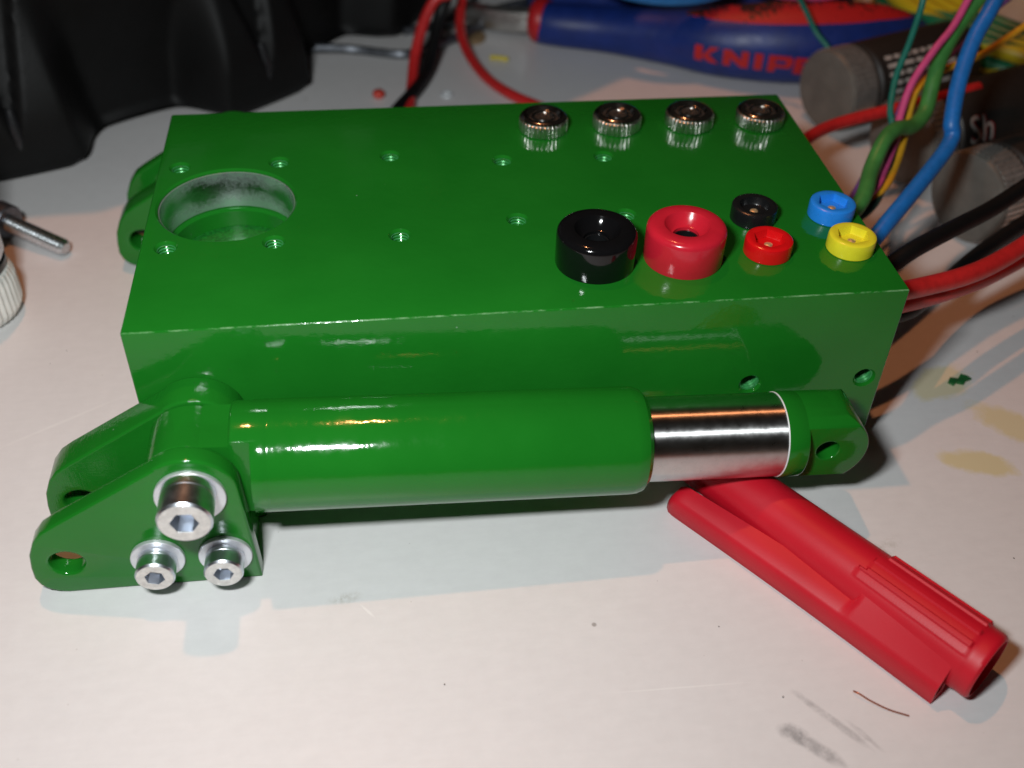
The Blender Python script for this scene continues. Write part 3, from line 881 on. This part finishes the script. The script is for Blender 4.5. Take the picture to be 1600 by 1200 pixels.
Geo().add(*tube(path[n_s // 4:], rads[n_s // 4:], 40)).build('grip', 'grip_blue', pl, off=poff, angle=50)
d0 = (path[1] - path[0]).normalized()
Geo().add(*lathe([(0, -0.4), (5.4, -0.4), (6.5, 0.4), (6.9, 1.6), (6.9, 3.4), (6.5, 4.4), (0, 4.4)], 40), mat=aim(path[0] + Vector((0, 0, 0.65)), d0)).build('grip_collar', 'grip_red', pl, off=poff, angle=40)
# shank and jaws run off to the left
sh = [Vector((95, 190.3, 6.6)), Vector((88, 192.5, 6.2)), Vector((80, 196.5, 5.6)), Vector((72, 202.5, 5.0))]
Geo().add(*tube(catmull(sh, 6), [4.2] * 19, 8, 0.55)).build('shank', 'shank', pl, off=poff, angle=30)
# second handle half hidden behind
p2 = catmull([(96, 203, 6.6), (115, 207, 7), (140, 206, 8), (170, 202, 9), (200, 200, 8)], 10)
Geo().add(*tube(p2, 7.2, 32)).build('grip', 'grip_blue', pl, off=poff, angle=50)
# red inlay on top of the grip
sA = next(a for a, p in zip(arc, path) if p.x > 137.0); sB = next(a for a, p in zip(arc, path) if p.x > 199.0)
vs, fs = [], []
ni, nj = 60, 12
for i in range(ni + 1):
    t = i / ni; s = sA + (sB - sA) * t
    lens = math.sin(PI * t) ** 0.6
    lo = math.radians(74 - 27 * lens); hi = math.radians(74 + 44 * lens)
    for j in range(nj + 1):
        vs.append(surf(s, lo + (hi - lo) * j / nj, 0.22 if 0 < j < nj and 0 < i < ni else -0.05))
for i in range(ni):
    for j in range(nj):
        a = i * (nj + 1) + j
        fs.append((a, a + 1, a + nj + 2, a + nj + 1))
ob = Geo().add(vs, fs).build('grip_inlay', 'inlay', pl, off=poff, angle=60)
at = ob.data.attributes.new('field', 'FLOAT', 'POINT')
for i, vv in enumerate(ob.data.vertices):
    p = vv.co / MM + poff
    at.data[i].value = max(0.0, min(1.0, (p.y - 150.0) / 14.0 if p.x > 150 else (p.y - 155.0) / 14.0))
# raised lettering
sK = next(a for a, p in zip(arc, path) if p.x > 141.8)
LET = {
    'K': (8.0, [[(0, 0), (2.6, 0), (2.6, 6), (0, 6)], [(2.5, 2.2), (5.0, 6), (8.0, 6), (4.6, 3.2), (8.0, 0), (4.8, 0), (2.5, 2.0)]]),
    'N': (8.6, [[(0, 0), (2.5, 0), (2.5, 6), (0, 6)], [(6.1, 0), (8.6, 0), (8.6, 6), (6.1, 6)], [(2.4, 6), (2.4, 3.1), (6.2, 0), (6.2, 2.9)]]),
    'I': (2.8, [[(0, 0), (2.8, 0), (2.8, 6), (0, 6)]]),
    'P': (8.4, [[(0, 0), (2.6, 0), (2.6, 6), (0, 6)], [(2.5, 4.5), (7.0, 4.5), (8.4, 5.0), (7.4, 6), (2.5, 6)], [(6.0, 4.6), (6.0, 3.1), (8.0, 2.6), (8.4, 3.6), (8.4, 5.0), (7.0, 4.6)], [(2.5, 1.8), (7.2, 1.8), (8.2, 2.8), (7.0, 3.2), (2.5, 3.2)]]),
    'E': (7.4, [[(0, 0), (2.5, 0), (2.5, 6), (0, 6)], [(2.4, 4.6), (7.4, 4.6), (7.4, 6), (2.4, 6)], [(2.4, 2.3), (6.6, 2.3), (6.6, 3.6), (2.4, 3.6)], [(2.4, 0), (7.4, 0), (7.4, 1.4), (2.4, 1.4)]]),
    'X': (8.4, [[(0, 6), (3.0, 6), (8.4, 0), (5.4, 0)], [(5.4, 6), (8.4, 6), (3.0, 0), (0, 0)]]),
}
xs = 0.0
for ch, gap in (('K', 1.4), ('N', 2.0), ('I', 2.0), ('P', 0.6), ('E', 1.0), ('X', 1.0)):
    wl, polys = LET[ch]
    bm = bmesh.new()
    for lv, poly in enumerate(polys):
        fv = [bm.verts.new((x, y, 0.001 * lv)) for x, y in poly]
        bm.faces.new(fv)
    bmesh.ops.triangulate(bm, faces=bm.faces[:])
    for _ in range(2):
        bmesh.ops.subdivide_edges(bm, edges=[e for e in bm.edges if e.calc_length() > 0.9], cuts=1)
        bmesh.ops.triangulate(bm, faces=bm.faces[:])
    for v in bm.verts:
        xx = (xs + v.co.x + v.co.y * 0.05) * 0.74
        v.co = surf(sK + xx, math.radians(-13 - 0.45 * xx) + v.co.y * 0.80 / 10.2, 0.2 + v.co.z)
    me = bpy.data.meshes.new('letter'); bm.to_mesh(me); bm.free()
    place(me, 'letter', 'grip_red', pl, off=poff, smooth=False)
    xs += wl + gap

# ------------------------------------------------------------------ blue ring resting on the pliers
ring_c = Vector((131, 186, 27))
prof = [(25.5, -3.0), (26.5, -2.2), (26.8, 0), (26.5, 2.2), (25.5, 3.0), (21.5, 3.0), (21.0, 0), (21.5, -3.0)]
o = Geo().add(*ring_lathe(prof, 80), mat=Matrix.Rotation(math.radians(4), 4, 'X')).build('plastic_ring', 'blue_ring', angle=40)
o.location = ring_c * MM
tag(o, 'bright blue plastic ring resting on the pliers handle, cut by the picture top', 'ring')

# ------------------------------------------------------------------ paint bottles lying on the desk
AX = Vector((0.93, 0.36, 0)).normalized()
def jar(c, label, printed=None, lines=False, rot=0.0, ax=AX, k=1.11):
    c = Vector(c)
    t = thing('paint_bottle', label, 'bottle', (c.x, c.y, 0), 'paint bottles lying behind the block')
    off = Vector((c.x, c.y, 0))
    T = aim(c, ax) @ Matrix.Diagonal((k, k, 1.0, 1.0))
    lid = Geo().add(*lathe([(0, 0.0), (8.9, 0.0), (9.6, 0.25), (9.9, 0.9), (9.9, 1.2), (0, 1.2)], 64), mat=T).build('lid', 'jar_lid', t, off=off, angle=30)
    def fn(a, j, rr): return rr + (0.13 if math.cos(a * 48) > 0 else -0.13) if 1 <= j <= 2 else rr
    Geo().add(*lathe([(0, 1.22), (10.0, 1.3), (10.0, 8.6), (9.6, 8.9), (0, 8.9)], 240, fn), mat=T).build('lid_band', 'jar_knurl', lid, off=off, angle=30)
    Geo().add(*lathe([(0, 8.92), (9.2, 8.95), (9.3, 10.2), (10.0, 10.8), (10.15, 12), (10.15, 46), (9.5, 48), (0, 48)], 64), mat=T).build('bottle_body', 'jar_body', t, off=off, angle=30)
    def on_body(s, a, lift=0.08):
        p = Vector((math.cos(a) * (10.15 + lift), math.sin(a) * (10.15 + lift), s))
        return T @ p
    if lines:
        rnd = random.Random(4)
        for q in range(5):
            a0 = rot + q * 0.21
            s = 13.0
            while s < 34:
                ln = rnd.uniform(1.6, 5.0)
                gg = Geo(); vv = []
                for ss in (s, s + ln):
                    for aa in (a0, a0 + 0.05, a0 + 0.10): vv.append(on_body(ss, aa))
                gg.add(vv, [(0, 1, 4, 3), (1, 2, 5, 4)])
                gg.build('printed_line', 'print_white', t, off=off)
                s += ln + 0.9
    if printed:
        for (dx, dl, mt, bold) in ((0.5, 0.05, 'print_red', 0.12), (0.0, 0.14, 'print_white', 0.02)):
            me = text_mesh(printed, 9.0, 0.0, bold)
            bm = bmesh.new(); bm.from_mesh(me)
            bmesh.ops.triangulate(bm, faces=bm.faces[:])
            bmesh.ops.subdivide_edges(bm, edges=[e for e in bm.edges if e.calc_length() > 1.0], cuts=2)
            for v in bm.verts: v.co = on_body(12.5 + v.co.x + dx, rot - v.co.y / 10.15, dl)
            bm.to_mesh(me); bm.free()
            place(me, 'lettering', mt, t, off=off, smooth=False)
    return t
jar((165.6, 126.0, 11.4), 'dark bottle with white print and a grey knurled lid, next to the pliers', lines=True, rot=2.1)
jar((175.0, 96.6, 11.4), 'black bottle with red and white script, middle one of the three lying bottles', printed='Sh', rot=3.0)
jar((180.0, 68.6, 11.4), 'dark bottle whose grey lid shows largest, behind the black cable', lines=True, rot=1.8)

# ------------------------------------------------------------------ coil of striped wire
def coil(c, R, loops, r, label):
    t = thing('cable_coil', label, 'cable coil', c)
    rnd = random.Random(7)
    for q in range(loops):
        RR = R + (q % 4) * 5.4 - 8 + rnd.uniform(-0.3, 0.3); zz = 3.0 + (q // 4) * 5.4 + rnd.uniform(0, 0.4)
        n = 150
        pts = [Vector((RR * math.cos(a), RR * 0.92 * math.sin(a), zz + 1.5 * math.sin(a * 2 + 1))) for a in [2 * PI * i / n for i in range(n + 1)]]
        vv, ff = tube(pts, r, 12)
        g = Geo().add(vv, ff)
        me = bpy.data.meshes.new('strand'); me.from_pydata([v * MM for v in g.v], [], g.f)
        at = me.attributes.new('stripe', 'FLOAT', 'POINT')
        ph = rnd.uniform(0, 0.9) + q * 0.25
        for i in range(len(g.v)):
            k = i % 12; s = i // 12
            at.data[i].value = 0.5 + 0.5 * math.sin(2 * PI * k / 12 + s * 0.30 + ph)
        finish(me, 'earth', True, 60)
        link('strand', me, t)
    return t
coil((270, 180, 0), 54, 12, 2.7, 'coil of green and yellow striped wire at the top right corner')

# ------------------------------------------------------------------ loose wires behind
wire('thin_wire', [(150, 150, 48), (156.6, 146.0, 36.4), (158.0, 144.0, 33.6), (161.8, 142.0, 28.0), (165.2, 139.5, 22.6), (169.0, 135.4, 18.2), (171, 139, 11), (173, 144, 4)], 0.7, 'w_teal', 'thin teal wire hanging in front of the pliers lettering')
wire('thick_wire', [(66.2, 174.7, 22.0), (61.5, 175.2, 20.0), (57.4, 171.3, 14.0), (54.5, 165.0, 7.0), (53.1, 156.6, 3.0), (51.7, 144.6, 1.7), (50, 132, 1.7), (52, 115, 1.7)], 1.6, 'w_red', 'red wire running side by side with a black one behind the block')
wire('thick_wire', [(65.7, 179.9, 20.0), (63.0, 178.1, 14.0), (60.5, 171.4, 8.0), (57.6, 162.8, 3.2), (53.6, 152.6, 2.6), (48.5, 142.9, 2.0), (44, 132, 2.0), (40, 118, 2.0)], 1.9, 'w_black', 'black wire running beside the red one behind the block')
wire('thick_wire', [(76, 206, 20), (72.1, 197.6, 14.0), (70.6, 192.3, 10.0), (69.9, 184.7, 6.0), (71.5, 175.0, 3.0), (75.4, 161.8, 1.7), (80.8, 150.9, 1.7), (88.0, 142.3, 1.7), (98, 132, 1.7)], 1.55, 'w_red', 'single red wire curving round behind the block, left of the pliers')
for (pts, mt, lab) in (([(146, 172, 27), (155.1, 165, 25), (163.1, 160, 24.6), (174.9, 158, 25), (186, 160, 28)], 'w_pink', 'pink wire looped over the pliers'),
                       ([(148, 174, 29), (158, 168, 27), (170, 163, 26.5), (182, 160, 27.2), (192, 164, 30)], 'w_purple', 'purple wire looped over the pliers'),
                       ([(152, 176, 25), (161, 167.5, 24.4), (171, 162, 24.4), (183, 161.6, 24.8), (196, 170, 26)], 'w_orange', 'orange wire looped over the pliers')):
    wire('thin_wire', pts, 0.9, mt, lab, group='wires looped over the pliers')

# tweezers
tw = thing('tweezers', 'dark steel bent tweezers lying between the tyre and the pliers', 'tweezers', (50.7, 179.6, 0))
toff = Vector((50.7, 179.6, 0))
for pts in ([(22.6, 183.0, 3.0), (30.3, 183.8, 2.4), (38.0, 183.7, 1.6), (50.7, 179.6, 1.6), (57.7, 182.4, 1.6), (68.2, 189.0, 2.4), (81.3, 199.2, 3.0), (98.9, 212.3, 4.0)],
            [(52.5, 196.8, 1.6), (58.6, 198.5, 1.8), (70.9, 203.0, 2.5), (84.7, 208.9, 3.4), (99.5, 214.3, 4.2)]):
    Geo().add(*tube(catmull(pts, 8), 1.5, 8, 0.8)).build('arm', 'dark_steel', tw, off=toff, angle=35)

o = Geo().add(*lathe([(0, 0.02), (4.6, 0.02), (4.8, 0.3), (4.8, 1.2), (4.5, 1.5), (1.2, 1.5), (1.1, 1.1), (0, 1.1)], 40)).build('card_disc', 'brown', angle=30)
o.location = Vector((73.7, 193.0, 0)) * MM
tag(o, 'small brown disc lying by the single red wire', 'disc')

# ------------------------------------------------------------------ screw and standing bottle at the left
scr = thing('machine_screw', 'steel machine screw lying on the desk left of the block', 'screw', (-37, 84, 0))
soff = Vector((-37, 84, 0))
a = Vector((-44.0, 88.0, 4.1)); b = Vector((-30.4, 79.3, 2.1)); dirv = (b - a).normalized()
T = aim(a, dirv)
ln = (b - a).length
prof = [(0, -1.0), (1.9, -1.0)]
h = 0.0
while h < ln - 0.9:
    prof += [(2.05, h), (2.05, h + 0.12), (1.68, h + 0.5)]; h += 0.95
prof += [(1.9, ln - 0.6), (1.35, ln), (0, ln)]
Geo().add(*lathe(prof, 32), mat=T).build('threaded_shank', 'screw_steel', scr, off=soff, angle=25)
def fhex(aa, j, r):
    if j in (1, 2): return r * math.cos(PI / 6) / math.cos((aa % (PI / 3)) - PI / 6)
    return r
Geo().add(*lathe([(0, -4.6), (3.9, -4.5), (4.2, -4.0), (4.2, -0.6), (3.9, -0.2), (0, -0.2)], 48), mat=T).build('screw_head', 'dark_steel', scr, off=soff, angle=30)

bt = thing('glue_bottle', 'white ribbed bottle cap with a silver collar at the left picture edge', 'bottle', (-46.2, 58.5, 0))
def rib(aa, j, r): return r + (0.28 * math.cos(aa * 44) if 2 <= j <= 4 else 0)
Geo().add(*lathe([(0, 0.03), (8.2, 0.05), (9.6, 1.6), (10.3, 3.4), (10.3, 9.5), (10.0, 11.2), (9.4, 11.8), (0, 11.8)], 264, rib)).build('ribbed_cap', 'white_cap', bt, angle=50)
Geo().add(*lathe([(0, 11.82), (9.5, 11.85), (9.7, 12.4), (9.7, 13.6), (9.4, 14.0), (0, 14.0)], 64)).build('black_band', 'pl_black_matt', bt)
def rib2(aa, j, r): return r + (0.22 * (1 if math.cos(aa * 50) > 0 else -1) if 2 <= j <= 3 else 0)
Geo().add(*lathe([(0, 14.02), (9.3, 14.05), (9.7, 15.2), (9.7, 22.5), (9.2, 23.4), (8.0, 24.0), (0, 24.0)], 200, rib2)).build('knurled_collar', 'screw_steel', bt, angle=30)
Geo().add(*lathe([(0, 24.02), (7.2, 24.05), (7.2, 40), (5, 48), (0, 48)], 48)).build('bottle_neck', 'white_cap', bt)

# ------------------------------------------------------------------ small litter
def strip(name, pts, wid, th, mat, label, cat):
    o = Geo().add(*tube(catmull(pts, 6), wid, 8, th / wid)).build(name, mat, off=pts[0], angle=40)
    o.location = Vector(pts[0]) * MM
    return tag(o, label, cat)
wire('copper_strand', [(109.3, -52.0, 0.5), (109.9, -52.7, 0.75), (111.2, -53.9, 0.55), (113.6, -55.6, 0.3), (116.3, -56.9, 0.18)], 0.14, 'copper', 'hair-thin copper strand lying below the red pen cap', 'copper strand', n=8)
rnd = random.Random(3)
fo = [(155.6, 16.6), (156.6, 17.9), (158.2, 17.6), (159.3, 18.6), (160.6, 18.2), (160.9, 17.1), (159.4, 16.6), (158.6, 15.7), (157.3, 16.3), (156.4, 15.6)]
vs = [(x, y, 0.05) for x, y in fo] + [(x + rnd.uniform(-.1, .1), y, 0.35 + rnd.uniform(0, 0.4)) for x, y in fo]
n = len(fo)
fs = [tuple(range(n))[::-1], tuple(range(n, 2 * n))] + [(i, (i + 1) % n, n + (i + 1) % n, n + i) for i in range(n)]
o = Geo().add(vs, fs).build('paint_flake', 'flake', off=(158, 17, 0), angle=20)
o.location = Vector((158, 17, 0)) * MM
tag(o, 'dark green paint flake on the desk right of the block', 'paint flake')
o = Geo().add(*tube(catmull([(-2.6, 0.8, 0.8), (-1, 0.2, 1.0), (1, -0.2, 0.9), (2.7, -0.9, 0.8)], 6), 0.75, 10)).build('yellow_clipping', 'yellow_scrap', angle=50)
o.location = Vector((81.0, 176.5, 0)) * MM
tag(o, 'short yellow piece of insulation near the pliers shank', 'clipping')
o = Geo().add(*lathe([(0, 0.02), (1.2, 0.1), (1.75, 0.7), (1.75, 1.6), (1.3, 2.2), (0, 2.4)], 24)).build('red_bead', 'red_bead', angle=50)
o.location = Vector((43.3, 154.3, 0)) * MM
tag(o, 'tiny red bead just beyond the far edge of the block', 'bead')
o = Geo().add(*ring_lathe([(1.7, 0.05), (1.9, 0.4), (1.7, 0.75), (1.35, 0.75), (1.2, 0.4), (1.35, 0.05)], 32)).build('small_ring', 'glass_ring', angle=50)
o.location = Vector((63.0, 154.0, 0)) * MM
tag(o, 'tiny pale ring just beyond the far edge of the block', 'ring')

# crumbs and dust on the desk top, one mass
g = Geo()
rnd = random.Random(11)
for q in range(80):
    x = rnd.uniform(-60, 200); y = rnd.uniform(-70, 160)
    if -20 < x < 132 and -22 < y < 96: continue
    r = rnd.choice((0.12, 0.15, 0.2, 0.28)) * rnd.uniform(0.7, 1.2)
    v, f = lathe([(0, 0.0), (r, 0.02), (r * 0.8, r * 0.5), (0, r * 0.7)], 6)
    g.add(v, f, Matrix.Translation((x, y, 0.01)) @ Matrix.Rotation(rnd.uniform(0, 3), 4, 'Z') @ Matrix.Diagonal((1.0, rnd.uniform(0.5, 1.6), 1.0, 1.0)))
o = g.build('dust', 'dust', smooth=False)
tag(o, 'dark dust and crumbs scattered over the desk', 'dust', kind='stuff')
